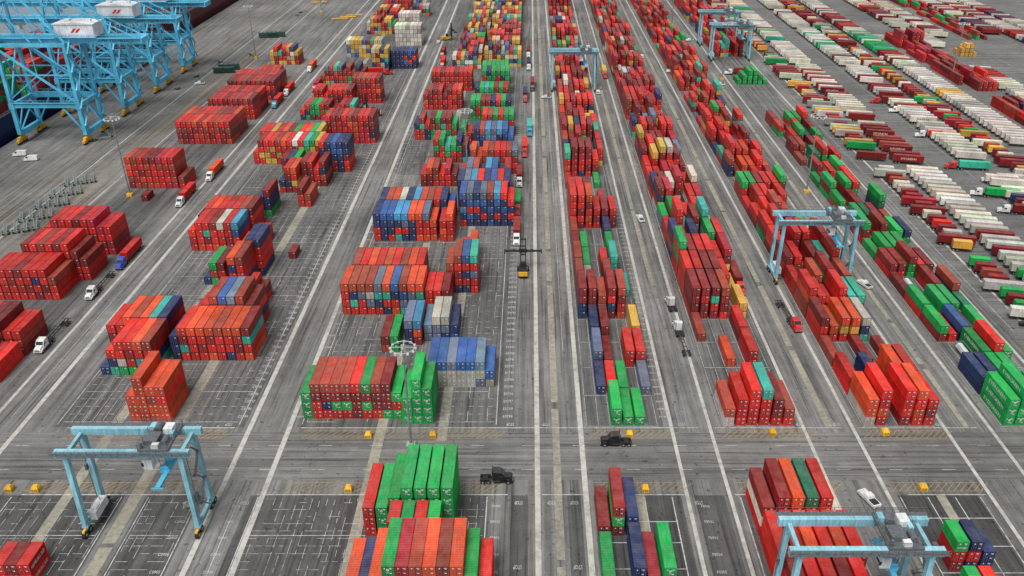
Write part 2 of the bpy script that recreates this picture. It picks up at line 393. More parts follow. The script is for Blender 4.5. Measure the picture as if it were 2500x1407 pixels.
def RS(u,v,n,h,pal,hv=0,nb=1,pitch=2.46,L=12.19,gap=.45):
    X,Y=GP(u,v); P=PAL[pal]
    for k in range(nb):
        for i in range(n):
            hh=h-(R.random()<.25)*hv-(k>0 and hv and R.random()<.3)
            if i in(0,n-1) and R.random()<.5 : hh-=1 if hv else 0
            addcol(X+pitch*i+1.22,Y+L/2+k*(L+gap)+R.uniform(-.09,.09),''.join(R.choice(P) for _ in range(max(0,int(hh)))),L)
# tank positions reserved in the fourth row
TANKS=[]
for v,k in ((690,5),(850,2)):
    ty=166.6+12.75*k+6.1; tx=115.5+2.88*1+1.3; TANKS.append((tx,ty)); grid.setdefault((int(tx//10),int(ty//15)),[]).append(dict(x=tx,y=ty,s="",L=6.06,base=0))
# --- E block near
ST(742,1022,["GGG","RRMB","RNMB","RGMB","RGMB","MMMR","RGMG","RMMB","GMMM","GRG"])
ST(985,1035,["GGG","GGGGG","GGGG"])
ST(1047,945,["CRU","CCU","CCS","CCU","CCU","SCS","CU"])
ST(932,860,["BM","GG"]); ST(968,842,["BR","NNS","MOL"]); ST(1036,832,["SS","SSC","NSC","UN"]); ST(1098,815,["NNN","NNNN"],)
ST(838,768,["ORRO","RTNB","RRSB","RSCB","RNTS","NRTO","ORNU","TSUB","RNSO","RTTO"])
ST(1040,765,["ORR","ROR","BRM"])
for i,s in enumerate(["RNOB","RRRR","OMRO","RRRR","RTRO","RRMR","ORRB","RORO","RRMR","RMC"]): ST(838,768,[s],dx=2.46*i+1.2,dy=12.65)
ST(1092,715,["RMRB","NRMRB","NRNRU","RRSRT"]); ST(1130,650,["OR","OOO"])
ST(915,588,["RRNN","NNNU","RNNU","TRNL","NRSL","NNNO","ORRO","ORRS","ORO"],); ST(1075,588,["ROR","ORRO"],dy=-.5)
for i,s in enumerate(["RNRN","RNNB","RRMO","RONW","RRRN","RROL","RRRO","ROMB","RRNR","MRUN","RRU"]): ST(915,588,[s],dx=2.46*i+.2,dy=12.65)
ST(1108,552,["NNUR","RNLNU","NURUS","NNRUN","NRNUS","UNUNB","NRNUL","NNUNR","NRNR"])
for k in (1,2):
    for i in range(8): ST(1108,552,[''.join(R.choice("NNUURNSLRB") for _ in range(5-(k==2)*(i%3==0)))],dx=2.46*i+.8,dy=12.65*k)
RS(1028,455,6,3,'redx',1); RS(1060,397,6,4,'gr',1); RS(1150,425,8,4,'mix',1)
RS(1145,385,8,5,'blue',1)
RS(1013,342,8,4,'gr',1); RS(1100,352,5,3,'mix',1); RS(1140,333,9,4,'gr',0); RS(1035,268,8,4,'red',1); RS(1150,296,8,4,'green',0)
RS(1160,262,7,4,'gr',0); RS(1055,222,9,4,'red',0); RS(1178,232,6,5,'green',0); RS(1178,205,6,4,'green',0)
RS(1105,168,7,4,'grey',1); RS(1183,165,9,5,'yel',1)
for v in (150,132,118,104,91,79,68,57,47,37,28,19,10,2,-6):
    RS(1295-(42 if v%2 else 44)*(v+440)*.006747,v,6,4,'yel' if v%3 else 'mix',1); RS(1295-26*(v+440)*.006747,v,8,5,'yel' if v%4 else 'red',1)
# --- C block
ST(322,1030,["OOO","OOOOO","OOBO","OORO"])
ST(425,880,["NNN","RTMR","RRRO","RMRO","ORMO","RRRB","NRRO","RMRO","ORTM"])
for i,s in enumerate(["NR","RMR","OORR","RRRRB","RRMOU","OMRRS","RRRRB","RNRM"]): ST(425,880,[s],dx=2.46*i,dy=12.65)
for i in range(3): ST(425,880,[["RR","NRR","RM"][i]],dx=2.46*(i+4),dy=25.3)
ST(250,915,["N","TNR","GCRR","GRMR","MTRO","TNRB","GRMB"])
for i,s in enumerate(["OMR","RRR","RMRO","RORB","RRMO","RRRT","RMRN","NRRN","NRR","RM"]): ST(250,915,[s],dx=2.46*i-2.8,dy=12.65)
ST(250,915,["RR"],dx=2.46*8,dy=25.3)
ST(500,695,["N","GBG","MRM"]); ST(568,720,["RMRNO","RNRRB","NNRNS"])
for i in range(3): ST(568,720,[["RRRO","RNRNN","NRRRN"][i]],dx=2.46*i-.6,dy=12.65)
ST(462,612,["RRR","ORRR","RMTR","ORRM","RRRW","RMRR","RRUL"],dx=1); 
for i,s in enumerate(["RRM","RRRR","ORRO","RRRR","ROMR","RRRR","MRRB","RRRM"]): ST(462,612,[s],dx=2.46*i,dy=12.65)
ST(612,612,["RM","RR"])
ST(706,632,["M"],L=6.06)
ST(618,528,["GM","GNN","GNNM"],); ST(685,470,["RN","MNMR","RYRO"]); ST(730,505,["RRM","RB"]); RS(740,455,4,4,'maroon',1)
ST(622,400,["RR","RYRM","YYOR","YRYR","RYRB","MRRO","RYRR","GRMW","RRYR","MRGT","RRYG","NNRY"]); ST(622,400,["RRRR","RRRR","YORY","RMRR","GRRO","RRRM","YYRG","RRRR","RRRO","NNRG","RRRY"],dy=12.65)
ST(700,418,["GRM","RMN","GMG"],dy=-6,L=12.19) ; RS(785,420,5,5,'navy',0); RS(715,430,5,3,'mix',1)
RS(800,350,9,5,'red',0); RS(735,293,12,3,'gr',1); RS(770,268,8,4,'redx',1); RS(863,252,6,5,'red',0); RS(785,208,10,4,'mix',1); RS(850,225,5,3,'red',1)
RS(910,174,4,5,'yel',0); RS(957,168,6,4,'navy',0); RS(848,140,9,4,'grey',0); RS(966,112,7,5,'white',0); RS(905,150,4,3,'red',0)
RS(897,84,8,4,'yel',1); RS(915,62,8,4,'red',1); RS(920,44,9,3,'yel',1); RS(935,25,9,3,'red',1); RS(975,80,6,5,'white',0); RS(950,8,10,3,'yel',1); RS(1000,40,6,3,'mix',1)
# --- B block
def RX(xr,v,spec,L=12.19,dy=0):
    _,Y=GP(0,v)
    for i,s in enumerate(spec): addcol(xr-2.46*i-1.22,Y+L/2+dy,s,L)
RX(-139.6,935,["RR","RR","RRR"]); RX(-139.3,868,["MBR","RRR","RRMM","RRRM","RRRR","RRRR"])
RX(-145,732,["RRB","RMRR","MRNR","RMRR","RRRM","RRMR","RRRR","RRRR"])
RX(-141,732,["RRM","RRMM","RRMRR","RRRRM","RRRRR","RRRRB","RRRRR","RRRRM"],dy=12.6)
RX(-141,622,["PMRR","RMRP","RRMRP","RRMRR","RRRRM","RRRRR","RRRRR","RRRRR","RRRR"])
RS(318,460,8,5,'redx',0); ST(440,462,["RB"]); RS(437,352,10,4,'redx',0,2); RS(515,292,9,4,'redx',0,2); RS(562,245,10,4,'red',0,2); RS(630,205,5,3,'red',0)
ST(347,492,["M"],L=6.06); RS(662,158,7,4,'yel',1); 
# --- RTG rows
def ROW(X0,spec,rng,pal,hm,density=1.0,skip=()):
    P=PAL[pal]; 
    for k in rng:
        if k in skip: continue
        y=166.6+12.75*k
        if k in spec: S=spec[k]
        else:
            base=R.choice(hm); S=[]
            for i in range(6):
                h=base+R.choice((-2,-1,0,0,0,1)); h=max(0,min(5,h))
                if R.random()>density: h=R.choice((0,0,1,2))
                main=R.choice(P)
                S.append(''.join((main if R.random()<.25 else R.choice(P)) for _ in range(h)))
        for i,s in enumerate(S): addcol(X0+2.88*i+1.3+R.uniform(-.05,.05),y+6.1+R.uniform(-.18,.18),s)
ROW(14,{0:["","","GG","G","G",""],1:["","N","R","G","","S"],2:["","US","M","","RR","RR"],3:["","NN","MM","","","YY"],4:["NNMM","NRMM","MCB","MNRM","BRMB",""],
 5:["MMB","MC","","GMM","","T"],6:["BMB","GG","","RR","TTT",""],7:["RM","NG","","","GG",""],8:["BB","","","","NN",""],9:["RRRRR","MRMRR","RORMO","RMR","NNM","MMR"],10:["RROR","RRRR","RMOM","","GR",""],11:[""]*6,12:["R","","","","G",""],13:["RORT","RRRMM","NRRRM","RMRMM","MMR",""]},range(47),'far',(2,3,4,4),.9)
ROW(47.2,{0:["CB","RRR","RRRR","RRRT","RMM","RB"],1:[""]*6,2:["","","O","","RR",""],3:["B","","","","MR",""],4:["RMMM","MMRM","MRTM","RMMB","","YY"],5:["ORRR","RRMR","RTRM","RMMM","GTR","Y"]},range(47),'far',(3,4,4,4),.9)
ROW(81.5,{0:["COO","RORR","","MRRR","RORO","RMR"],1:["RR","","NN","","OOO","OOR"],2:["B","","","M","","M"],3:["RRM","RO","RYO","RYO","TNC",""]},range(47),'row3',(2,3,3,4),.82,skip=(22,30))
ROW(115.5,{0:["GGG","GGGG","GGG","GGG","",""],1:["NN","NN","GG","GG","",""],2:["","G","GG","MMR","GG",""],3:["MG","R","NU","M","WG",""]},range(4),'grn2',(1,),.3)
for k in range(4,19):
    S=[""]*6
    for i in R.sample(range(6),R.choice((3,4,4,5))): S[i]=''.join(R.choice(PAL['grn2']) for _ in range(R.choice((1,2,2,2,3))))
    ROW(115.5,{k:S},range(k,k+1),'grn2',(1,))
ROW(115.5,{24:["G","GG","GGG","GGG","GG","G"]},range(24,25),'green',(2,),1)
ROW(115.5,{},range(29,47),'far',(2,3,4),.85); ROW(81.5,{},range(30,31),'green',(3,),1)
# --- south blocks
def SY(x,y,spec,pitch=2.46,L=12.19):
    for i,s in enumerate(spec): addcol(x+pitch*i+1.22,y+L/2,s,L)
SY(-34.2,109.5,["OOO","BNN","RRRO","GGGGG","RMGRP","ROGGB","RRMRO","RRGRB","RMRRO","GGGG","ORR"])
SY(-28,123.2,["GGGR","GGGG","RRGR","GMRG"],2.6,6.06); SY(-34.2,129.9,["RRR","GGG","GGGG","GGGGG","GGGGG","GGGGG","GGGGG"],2.7,13.7)
SY(14,130,["M","MGM","NN"],2.88); SY(14,116.4,["G","","NN","P","GG"],2.88); SY(14,102,["GG","","NN","",""],2.88)
SY(47.2,130,["RWM","MRMM","MRRO","RMRD","RRRR","CW"],2.88); SY(47.2,117,["RRR","MRR","RRO","MRR","RRO","RMR"],2.88); SY(47.2,104,["RRRM","RRMR","RRRR","ORRM","RRMR","MR"],2.88)
SY(82.5,120.5,["MRG","NRN","NN"],2.88,6.06); SY(82.5,111,["MG","OR","R"],2.88,6.06)
for i,s in enumerate(["RR","RM","RR"]): addcol(-96-2.46*i-1.22,117.2+3.03,s,6.06)
# --- right stacks
for k in range(0,19): 
    kh=R.choice((2,3,3,4))
    for i in range(6):
        if k in(7,8) or R.random()<.14: continue
        addcol(240+2.6*i,352+12.6*k,''.join(R.choice(PAL['gr'] if k<6 else "RPRRMMMRBPRM") for _ in range(max(1,kh+R.choice((-1,-1,0,0))))))
for i,h in enumerate((2,3,3,1)): addcol(270+2.6*i,540,'Y'*h,6.06)
for i,h in enumerate((1,2,2)): addcol(271+2.6*i,547,'Y'*h,6.06)
for k in range(12):
    for i in range(5):
        if R.random()<.6: addcol(296+2.6*i,590+12.6*k,''.join(R.choice("RRMGRMBGRM") for _ in range(R.choice((1,2)))))
# ---------------- ship -----------------
def ship(yc,L,xin,W,colr,label):
    n=20
    B=MB(); ring=[]
    lv=[(-4,.86),(4,.97),(11,1.0)]
    for z,ws in lv:
        r=[]
        for i in range(n+1):
            t=i/n; wy=W/2*ws*min(1,(min(t,1-t)*7)**.6+.05); r.append((wy,-L/2+L*t))
        ring.append([(-a,b_,z) for a,b_ in r]+[(a,b_,z) for a,b_ in reversed(r)])
    m=len(ring[0]); vs=[p for rr in ring for p in rr]; fs=[]
    for k in range(2):
        for i in range(m): fs.append((k*m+i,k*m+(i+1)%m,(k+1)*m+(i+1)%m,(k+1)*m+i))
    B.add(vs,fs,0); B.add([p for p in ring[2]],[tuple(range(m))],1)
    root=OBJ("container_ship",None,None,(xin-W/2,yc,0),0,label,"ship")
    OBJ("hull",B.mesh("hull",[painted("hull_"+str(int(yc)),colr,.5),M_STEEL]),root)
    B=MB()
    for i in range(int(L/12.8)-2):
        y=-L/2+15+i*12.8
        for s in(-1,1): B.box((s*(W/2-1),y,14.5),(.8,.5,7))
        B.box((0,y,18),(W-2.5,.45,.5))
    OBJ("lashing_bridge",B.mesh("lashing_bridge",[M_STEEL]),root)
    B=MB()
    for i in range(60): B.beam((W/2-.3,-L/2+30+i*(L-60)/60,11),(W/2-.3,-L/2+30+i*(L-60)/60,12.2),.1)
    B.beam((W/2-.3,-L/2+30,12.2),(W/2-.3,L/2-30,12.2),.1)
    OBJ("railing",B.mesh("railing",[M_CWHITE]),root)
    for i in range(int(L/12.8)-3):
        for j in range(int(W/2.5)-2):
            h=R.choice((4,5,5,6)); 
            if i in(9,): continue
            addcol(xin-1.6-2.5*j-1.2,yc-L/2+21.6+12.8*i,''.join(R.choice(PAL['gr']+"RRRRMMM") for _ in range(h)),12.19,11.2,True)
ship(410,280,-241.2,42,(.01,.03,.10),"dark blue container ship moored along the quay")
ship(700,260,-242,40,(.09,.015,.02),"dark red-hulled container ship moored further along the quay")
# ---------------- emit containers ----------------
near=[c for c in cols if c['y']<420 and c['base']==0]
def height_at(x,y):
    for c in near:
        if abs(c['x']-x)<1.25 and abs(c['y']-y)<c['L']/2+.3: return len(c['s'])
    return 0
cand=[]; rest=[]
for c in cols:
    n=len(c['s'])
    if c['base']==0 and c['y']<330:
        u,v,d=PR(c['x'],c['y'],2.6*n)
        if -20<u<2530 and v<1420:
            hf=height_at(c['x'],c['y']-c['L']/2-3); sd=-1 if c['x']>0 else 1
            hs=height_at(c['x']+sd*2.7,c['y'])
            for t in range(n):
                if t==n-1 or t>=hf or t>=hs: cand.append((d*(1.0 if t==n-1 else 1.04),c,t))
                else: rest.append((c,t))
            continue
    for t in range(n): rest.append((c,t))
cand.sort(key=lambda q:q[0])
ind=cand[:300]; rest+=[(c,t) for _,c,t in cand[300:]]
def decal(tx,sx,sy,face,L):
    B=MB(); w=CW/2+.03
    if face=='side': B.text(tx,(w,0,.85),(0,1,0),(0,0,1),sx,sy)
    elif face=='sideneg': B.text(tx,(-w,0,.85),(0,-1,0),(0,0,1),sx,sy)
    elif face=='door': B.text(tx,(0,-L/2-.05,.9),(1,0,0),(0,0,1),sx,sy)
    return B.mesh("lettering",[M_WHITE])
D45=decal("45",.55,.5,'door',12.19); D45L=decal("45",.55,.5,'door',13.7)
DH=decal("HYUNDAI",1.9,1.6,'side',12.19); DS=decal("HAMBURG SUD",.72,1.1,'side',6.06); DE=decal("EVERGREEN",.36,.5,'door',6.06); DES=decal("EVERGREEN",1.6,1.3,'sideneg',12.19)
def ring_mark(yf):
    B=MB()
    for i in range(10):
        a0=2*math.pi*i/10;a1=a0+.63
        pts=[(math.cos(a)*r,yf-.06,1.75+math.sin(a)*r) for a,r in((a0,.3),(a1,.3),(a1,.2),(a0,.2))]
        B.add(pts,[(0,1,2,3)])
    B.box((0,yf-.055,1.75),(.07,.01,.34));B.box((0,yf-.055,1.75),(.34,.012,.07))
    return B.mesh("emblem",[M_WHITE])
DR=ring_mark(-6.095); DRL=ring_mark(-6.85)
for d,c,t in ind:
    k=c['s'][t]; n=len(c['s'])
    T=T40 if c['L']>12 and c['L']<13 else (T20 if c['L']<7 else T45)
    pos="on top of a stack" if (t==n-1 and n>1) else ("standing alone on asphalt" if n==1 else ("at the bottom of a stack" if t==0 else "in the middle of a stack"))
    size={12.19:"long",6.06:"short",13.7:"extra-long"}[c['L']]
    o=spawn("shipping_container",T,(c['x'],c['y'],.02+2.6*t),0,"%s %s shipping container %s"%(size,CN[k],pos),"shipping container","shipping containers stacked in the yard",{'c':vary(PALC[k])})
    if k=='G': 
        if c['L']<7: OBJ("lettering",DE,o)
        else: OBJ("lettering",D45 if c['L']<13 else D45L,o); OBJ("emblem",DR if c['L']<13 else DRL,o)
        if c['x']>100 and c['L']>12: OBJ("lettering",DES,o)
    if c['x']<-138 and c['y']<206 and t==0 and k in"MB" and n==3: OBJ("lettering",DH,o)
    elif c['x']<-138 and c['y']<190 and R.random()<.5: OBJ("lettering",DH,o)
    if c['L']<7 and c['x']<-90 and c['x']>-98: OBJ("lettering",DS,o)
class FarMesh:
    def __init__(s): s.v=[];s.f=[];s.c=[];s.uv=[];s.m=[]
    def cont(s,x,y,z,L,col,ang=0,W=CW,h=CHh):
        ca,sa=math.cos(ang),math.sin(ang); w=W/2;l=L/2; n=len(s.v)
        for a,b_,q in((-w,-l,0),(w,-l,0),(w,l,0),(-w,l,0),(-w,-l,h),(w,-l,h),(w,l,h),(-w,l,h)): s.v.append((x+a*ca-b_*sa,y+a*sa+b_*ca,z+q))
        for f,mi in(((4,5,6,7),0),((0,1,5,4),1),((2,3,7,6),1),((1,2,6,5),2),((3,0,4,7),2)):
            s.f.append(tuple(n+i for i in f)); s.m.append(1 if mi==1 else 0)
            s.uv+= [(0,0),(1,0),(1,1),(0,1)] if mi!=2 else [(0,0),(0,1),(1,1),(1,0)]
            s.c+= [(*col,1)]*4
    def obj(s,name,label,cat):
        me=bpy.data.meshes.new(name); me.from_pydata(s.v,[],s.f); me.materials.append(M_CONTA); me.materials.append(M_DOORA)
        me.polygons.foreach_set('material_index',s.m)
        uv=me.uv_layers.new(name='UVMap'); uv.data.foreach_set('uv',[q for p in s.uv for q in p])
        ca=me.color_attributes.new('Col','FLOAT_COLOR','CORNER'); ca.data.foreach_set('color',[q for p in s.c for q in p])
        me.update(); return OBJ(name,me,kind="stuff",label=label,cat=cat)
FM=FarMesh()
for c,t in rest: FM.cont(c['x'],c['y'],c['base']+.02+2.6*t,c['L'],vary(PALC[c['s'][t]]))
FM.obj("container_stacks","long rows of stacked multicoloured shipping containers across the yard","shipping containers")
# ---------------- wheels, trailers, trucks ----------------
def wheel_mesh(r,w):
    B=MB(); B.cyl((0,-w/2,0),(0,w/2,0),r,14,0); B.cyl((0,-w/2-.012,0),(0,w/2+.012,0),r*.5,10,1); return B.mesh("wheel",[M_RUB,M_RIM])
WH=wheel_mesh(.5,.55); WHS=wheel_mesh(.37,.25)
def chassis_mesh(L,mat):
    B=MB()
    for s in(-1,1): B.box((0,s*.45,1.15),(L,.14,.3)); 
    for i in range(7): B.box((-L/2+.2+i*(L-.4)/6,0,1.2),(.14,2.2 if i in(0,6) else 1.0,.2))
    for s in(-1,1): B.beam((L/2-3,s*.45,1.1),(L/2-3,s*.6,.1),.14)
    for x in(-L/2+1.2,-L/2+2.5): B.beam((x,-1,.55),(x,1,.55),.16); B.box((x,.45,.8),(.2,.2,.5)); B.box((x,-.45,.8),(.2,.2,.5))
    return B.mesh("chassis",[mat])
CH12=chassis_mesh(12.2,M_CHAS); CH6=chassis_mesh(7.5,M_CHAS); CHG=chassis_mesh(9.5,M_GRN)
def cargo_mesh(L):
    B=MB(); w=CW/2;l=L/2;h=CHh
    for sx in(-1,1):
        for sy in(-1,1): B.box((sy*(l-.07),sx*(w-.07),h/2),(.14,.14,h))
        B.box((0,sx*(w-.05),.07),(L-.28,.1,.14)); B.box((0,sx*(w-.04),h-.05),(L-.28,.08,.1)); corr(B,(-l+.14,sx*(w-.02),0),(l-.14,sx*(w-.02),0),(0,sx,0),.14,h-.1)
    for sy in(-1,1): B.box((sy*(l-.05),0,h/2),(.06,CW-.28,h-.02))
    for k in(-.8,-.35,.35,.8): B.cyl((-l-.01,k,.15),(-l-.01,k,h-.1),.03,6,1)
    corr(B,(-l+.1,0,h-.012),(l-.1,0,h-.012),(0,0,1),-w+.09,w-.09,.03,.42,0,Vector((0,1,0)))
    return B.mesh("cargo_container",[M_CONT,M_STEEL])
CG12=cargo_mesh(12.19); CG6=cargo_mesh(6.06)
def trailer_tpl(L,cargo,ch):
    T=[("chassis",ch,(0,0,0),None,[])]
    for x in(-L/2+1.2,-L/2+2.5):
        for s in(-.85,.85): T.append(("wheel",WH,(x,s,.5),None,[]))
    if cargo: T.append(("cargo_container",cargo,(0,0,1.33),'c',[]))
    return T
TR12=trailer_tpl(12.2,CG12,CH12); TR6=trailer_tpl(7.5,CG6,CH6); TRE=trailer_tpl(12.2,None,CH12); TREG=trailer_tpl(9.5,None,CHG)
B=MB(); B.prism([(3.3,.75),(3.35,1.3),(3.1,1.75),(1.55,2.0),(1.55,.75)],1.9,0,1.6,1.7); B.box((3.2,0,.75),(.35,2.3,.4),0)
B.prism([(1.6,.8),(1.6,2.0),(1.05,2.85),(.6,3.1),(-1.0,3.2),(-1.0,.8)],2.35,0,2.1,2.5)
for s in(-1,1): B.prism([(3.0,.75),(2.9,1.15),(2.0,1.25),(1.7,.8)],.5,0,y=s*.95)
CABM=B.mesh("cab",[M_PAINT])
B=MB(); B.prism([(1.64,2.02),(1.64,2.06),(1.1,2.84),(1.07,2.8)],1.9,0); 
for s in(-1,1): B.box((.7,s*1.185,2.2),(.9,.03,.55)); 
WIN=B.mesh("window",[M_GLASS])
B=MB(); B.box((-1.3,-.42,.9),(5.2,.1,.25)).box((-1.3,.42,.9),(5.2,.1,.25)).box((-2.7,0,1.08),(1.1,1,.12)).box((-3.85,0,.9),(.12,2.2,.3)); 
for s in(-1,1): B.cyl((-.9,s*.95,.75),(.6,s*.95,.75),.32,10); B.cyl((-1.15,s*.95,.8),(-1.15,s*.95,3.6),.08,8); B.box((-2.7,s*.8,1.12),(2.4,.5,.05))
B.beam((-2,-1,.5),(-2,1,.5),.15).beam((-3.3,-1,.5),(-3.3,1,.5),.15).beam((2.4,-1,.5),(2.4,1,.5),.12)
FRM=B.mesh("truck_frame",[M_BLACK])
HL=MB().box((3.38,0,0),(.06,.3,.2)).mesh("headlight",[M_LAMP]); MIR=MB().box((1.7,0,0),(.1,.22,.45)).beam((1.6,-.15,.2),(1.7,0,.2),.05).mesh("mirror",[M_BLACK])
GRL=MB().box((3.39,0,1.15),(.05,1.1,.6)).mesh("grille",[M_STEEL])
TRAC=[("cab",CABM,(0,0,0),'p',[("window",WIN,(0,0,0),None,[]),("headlight",HL,(0,-.8,1.0),None,[]),("headlight",HL,(0,.8,1.0),None,[]),("mirror",MIR,(0,-1.4,2.2),None,[]),("mirror",MIR,(0,1.4,2.2),None,[]),("grille",GRL,(0,0,0),None,[])]),
  ("truck_frame",FRM,(0,0,0),None,[])]+[("wheel",WH,(x,s,.5),None,[]) for x in(2.4,-2,-3.3) for s in(-.95,.95)]
def shift(T,dx): return [(p[0],p[1],(p[2][0]+dx,p[2][1],p[2][2]),p[3],p[4]) for p in T]
RIG=TRAC+shift(TR12,-8.2); RIGE=TRAC+shift(TRE,-8.2)
def prof_vehicle(prof,winprof,L,w,bed=False):
    B=MB(); B.prism(prof,w,0,w*.8,1.2); body=B.mesh("body",[M_PAINT])
    B=MB(); B.prism(winprof,w*.93,0,w*.83,1.5); win=B.mesh("window",[M_GLASS])
    T=[("body",body,(0,0,0),'p',[]),("window",win,(0,0,0),None,[])]+[("wheel",WHS,(x,s,.37),None,[]) for x in(L*.32,-L*.32) for s in(-w*.42,w*.42)]
    if bed: T.append(("truck_bed",MB().box((-1.6,0,1.06),(1.8,w*.82,.04)).mesh("truck_bed",[M_BLACK]),(0,0,0),None,[]))
    return T
PICK=prof_vehicle([(-2.8,.4),(-2.8,1.05),(-.7,1.05),(-.5,1.75),(.7,1.78),(1.3,1.12),(2.7,1.0),(2.8,.4)],[(-.62,1.15),(-.45,1.6),(.68,1.62),(1.15,1.15)],5.6,2.0,True)
VAN=prof_vehicle([(-2.8,.4),(-2.8,2.2),(-2.6,2.35),(1.2,2.35),(2.0,1.4),(2.8,1.15),(2.9,.4)],[(1.0,1.5),(.9,2.1),(1.4,2.12),(1.9,1.5)],5.8,2.1)
WHT=(.72,.72,.70); BLK=(.012,.012,.014)
def at(u,v): x,y=GP(u,v); return (x,y,.03)
def truck(u,v,hd,cab,cargo=None,kind='rig'):
    cn={WHT:"white",BLK:"black"}.get(cab,None) or ("blue" if cab[2]>cab[0]*2 and cab[1]<.2 else ("teal" if cab[1]>cab[0] else "red"))
    if kind=='trac': return spawn("semi_truck",TRAC,at(u,v),math.radians(hd),cn+" semi truck tractor without trailer on asphalt","truck","trucks driving in the yard",{'p':cab})
    if kind=='rige': return spawn("semi_truck",RIGE,at(u,v),math.radians(hd),cn+" semi truck pulling an empty black chassis","truck","trucks driving in the yard",{'p':cab})
    return spawn("semi_truck",RIG,at(u,v),math.radians(hd),cn+" semi truck hauling a "+CN[cargo]+" container","truck","trucks driving in the yard",{'p':cab,'c':vary(PALC[cargo])})
truck(1500,1084,180,BLK,None,'trac'); truck(1215,1174,0,BLK,None,'trac')
truck(1637,748,95,WHT,None,'trac'); truck(1655,808,92,WHT,None,'rige')
BLUEC=(.02,.06,.4); REDC=(.55,.02,.02); TEALC=(.02,.35,.5)
truck(228,722,270,WHT,None,'rige'); truck(108,850,270,WHT,None,'rige'); truck(300,650,270,BLUEC,'R'); truck(443,500,270,WHT,'R'); truck(515,438,270,WHT,'O')
truck(672,262,270,TEALC,'R'); truck(700,232,270,WHT,'R'); truck(757,175,270,WHT,'O'); truck(1261,592,270,WHT,'M'); truck(1263,520,270,REDC,'G'); truck(1268,452,270,WHT,'M')
truck(1281,380,270,REDC,'R'); truck(1293,330,270,TEALC,'T'); truck(1282,247,270,REDC,'N'); truck(1300,220,270,BLK,'M'); truck(1291,170,270,WHT,'N'); truck(1080,165,270,REDC,'R'); truck(770,222,270,REDC,'P')
truck(1080,140,270,REDC,'M'); truck(1290,140,270,WHT,'M'); truck(1940,800,275,REDC,None,'rige'); truck(1805,712,270,REDC,'M'); truck(1477,190,270,REDC,'Y'); truck(945,182,0,REDC,'R'); truck(1375,178,180,REDC,'R')
truck(2388,478,165,WHT,'G'); truck(2415,445,170,WHT,'W'); truck(2455,520,165,WHT,'M'); truck(2325,412,170,REDC,'T'); truck(1640,178,180,WHT,'R'); truck(1782,182,180,WHT,'M'); truck(2150,150,170,WHT,'R'); truck(2100,98,170,WHT,'W'); truck(2140,252,170,REDC,'M'); truck(2250,335,170,WHT,'R'); truck(2185,275,170,WHT,'R')
spawn("shipping_container",T20,(*at(523,500)[:2],.02),0,"short bright green shipping container standing alone","shipping container","shipping containers stacked in the yard",{'c':PALC['G']})
for u,v,hd,T,lab,cat in [(1563,537,100,PICK,"white pickup truck driving between stack rows","pickup truck"),(2110,698,110,PICK,"white pickup truck beside a gantry crane","pickup truck"),(2120,1222,110,PICK,"white pickup truck parked next to red container stack","pickup truck"),
    (1333,240,180,PICK,"white pickup truck crossing the yard lane","pickup truck"),(488,206,200,PICK,"white pickup truck on the quay road","pickup truck"),(50,380,190,VAN,"white delivery van parked on the quay road","van"),(77,392,190,VAN,"white delivery van parked beside another van","van"),
    (1757,208,180,PICK,"white pickup truck by the green stack","pickup truck"),(1460,228,90,PICK,"white pickup truck under a gantry crane","pickup truck"),(1683,100,200,PICK,"white pickup truck in a yard lane","pickup truck"),(1070,105,90,PICK,"white pickup truck near tall stacks","pickup truck"),(1567,140,90,PICK,"white pickup truck in a yard lane","pickup truck")]:
    spawn(cat.replace(' ','_') if cat!="van" else "delivery_van",T,at(u,v),math.radians(hd),lab,cat,None,{'p':WHT})
for u,v in [(545,165),(555,172),(610,132),(620,138),(740,30),(735,38),(265,330),(245,342),(445,215),(490,185),(535,150)]:
    spawn("chassis_trailer",TREG,at(u,v),math.radians(R.choice((60,62,125,20))),"empty grey-green container chassis parked on the quay road","trailer","empty chassis parked beside the quay road")
for cy in (279,290,302,313,325):
    for j in range(4): spawn("chassis_trailer",TREG,(-189+2.9*j,cy+1.4*j,.03),math.radians(118),"empty grey-green container chassis parked on hatched asphalt","trailer","empty chassis parked beside the quay road")
# parked trailers
tr=[]; TA=math.radians(-13)
TP=["WWWWWWWCC","WWWWWWY","MMWRBMW","WWWMWCW","GGTWWW","WWWCWW","MMWNRMW","WWCYWW","WWWWCWW","WWMMWW","WMPWMBW"]
for xc,y0,y1,short in [(148,200,335,1),(162.5,195,335,0),(148,352,800,1),(162.5,348,800,0),(191,215,340,0),(191,352,800,0),(205.5,330,800,1),(223.5,370,800,0),(262,410,500,0),(262,556,800,0),(277,590,800,0),(318,600,800,0),(332,560,800,0),(348,600,800,0)]:
    y=y0; run=0
    while y<y1:
        if run<=0: pal=R.choice(TP); run=R.randint(5,12)
        run-=1
        if R.random()<.96:
            k=R.choice(pal if not short else "RMMMBYPWGYWC")
            sh=short and R.random()<.6
            tr.append((xc+R.uniform(-.15,.15),y,k,sh,R.random()<.5))
        y+=4.2
        if R.random()<.02: y+=8.6
vis=[]; far=[]
for t in tr:
    u,v,d=PR(t[0],t[1],2)
    (vis if (-20<u<2530 and -20<v<1420) else far).append((d,t))
vis.sort(key=lambda q:q[0])
MK=MB().text("MAERSK",(0,-CW/2-.02,.75),(1,0,0),(0,0,1),1.6,1.5).mesh("lettering",[M_DARKTXT])
MKW=MB().text("HYUNDAI",(0,-CW/2-.02,.75),(1,0,0),(0,0,1),1.4,1.3).mesh("lettering",[M_WHITE])
EVW=MB().text("EVERGREEN",(0,-CW/2-.02,.75),(1,0,0),(0,0,1),1.2,1.2).mesh("lettering",[M_DARKTXT])
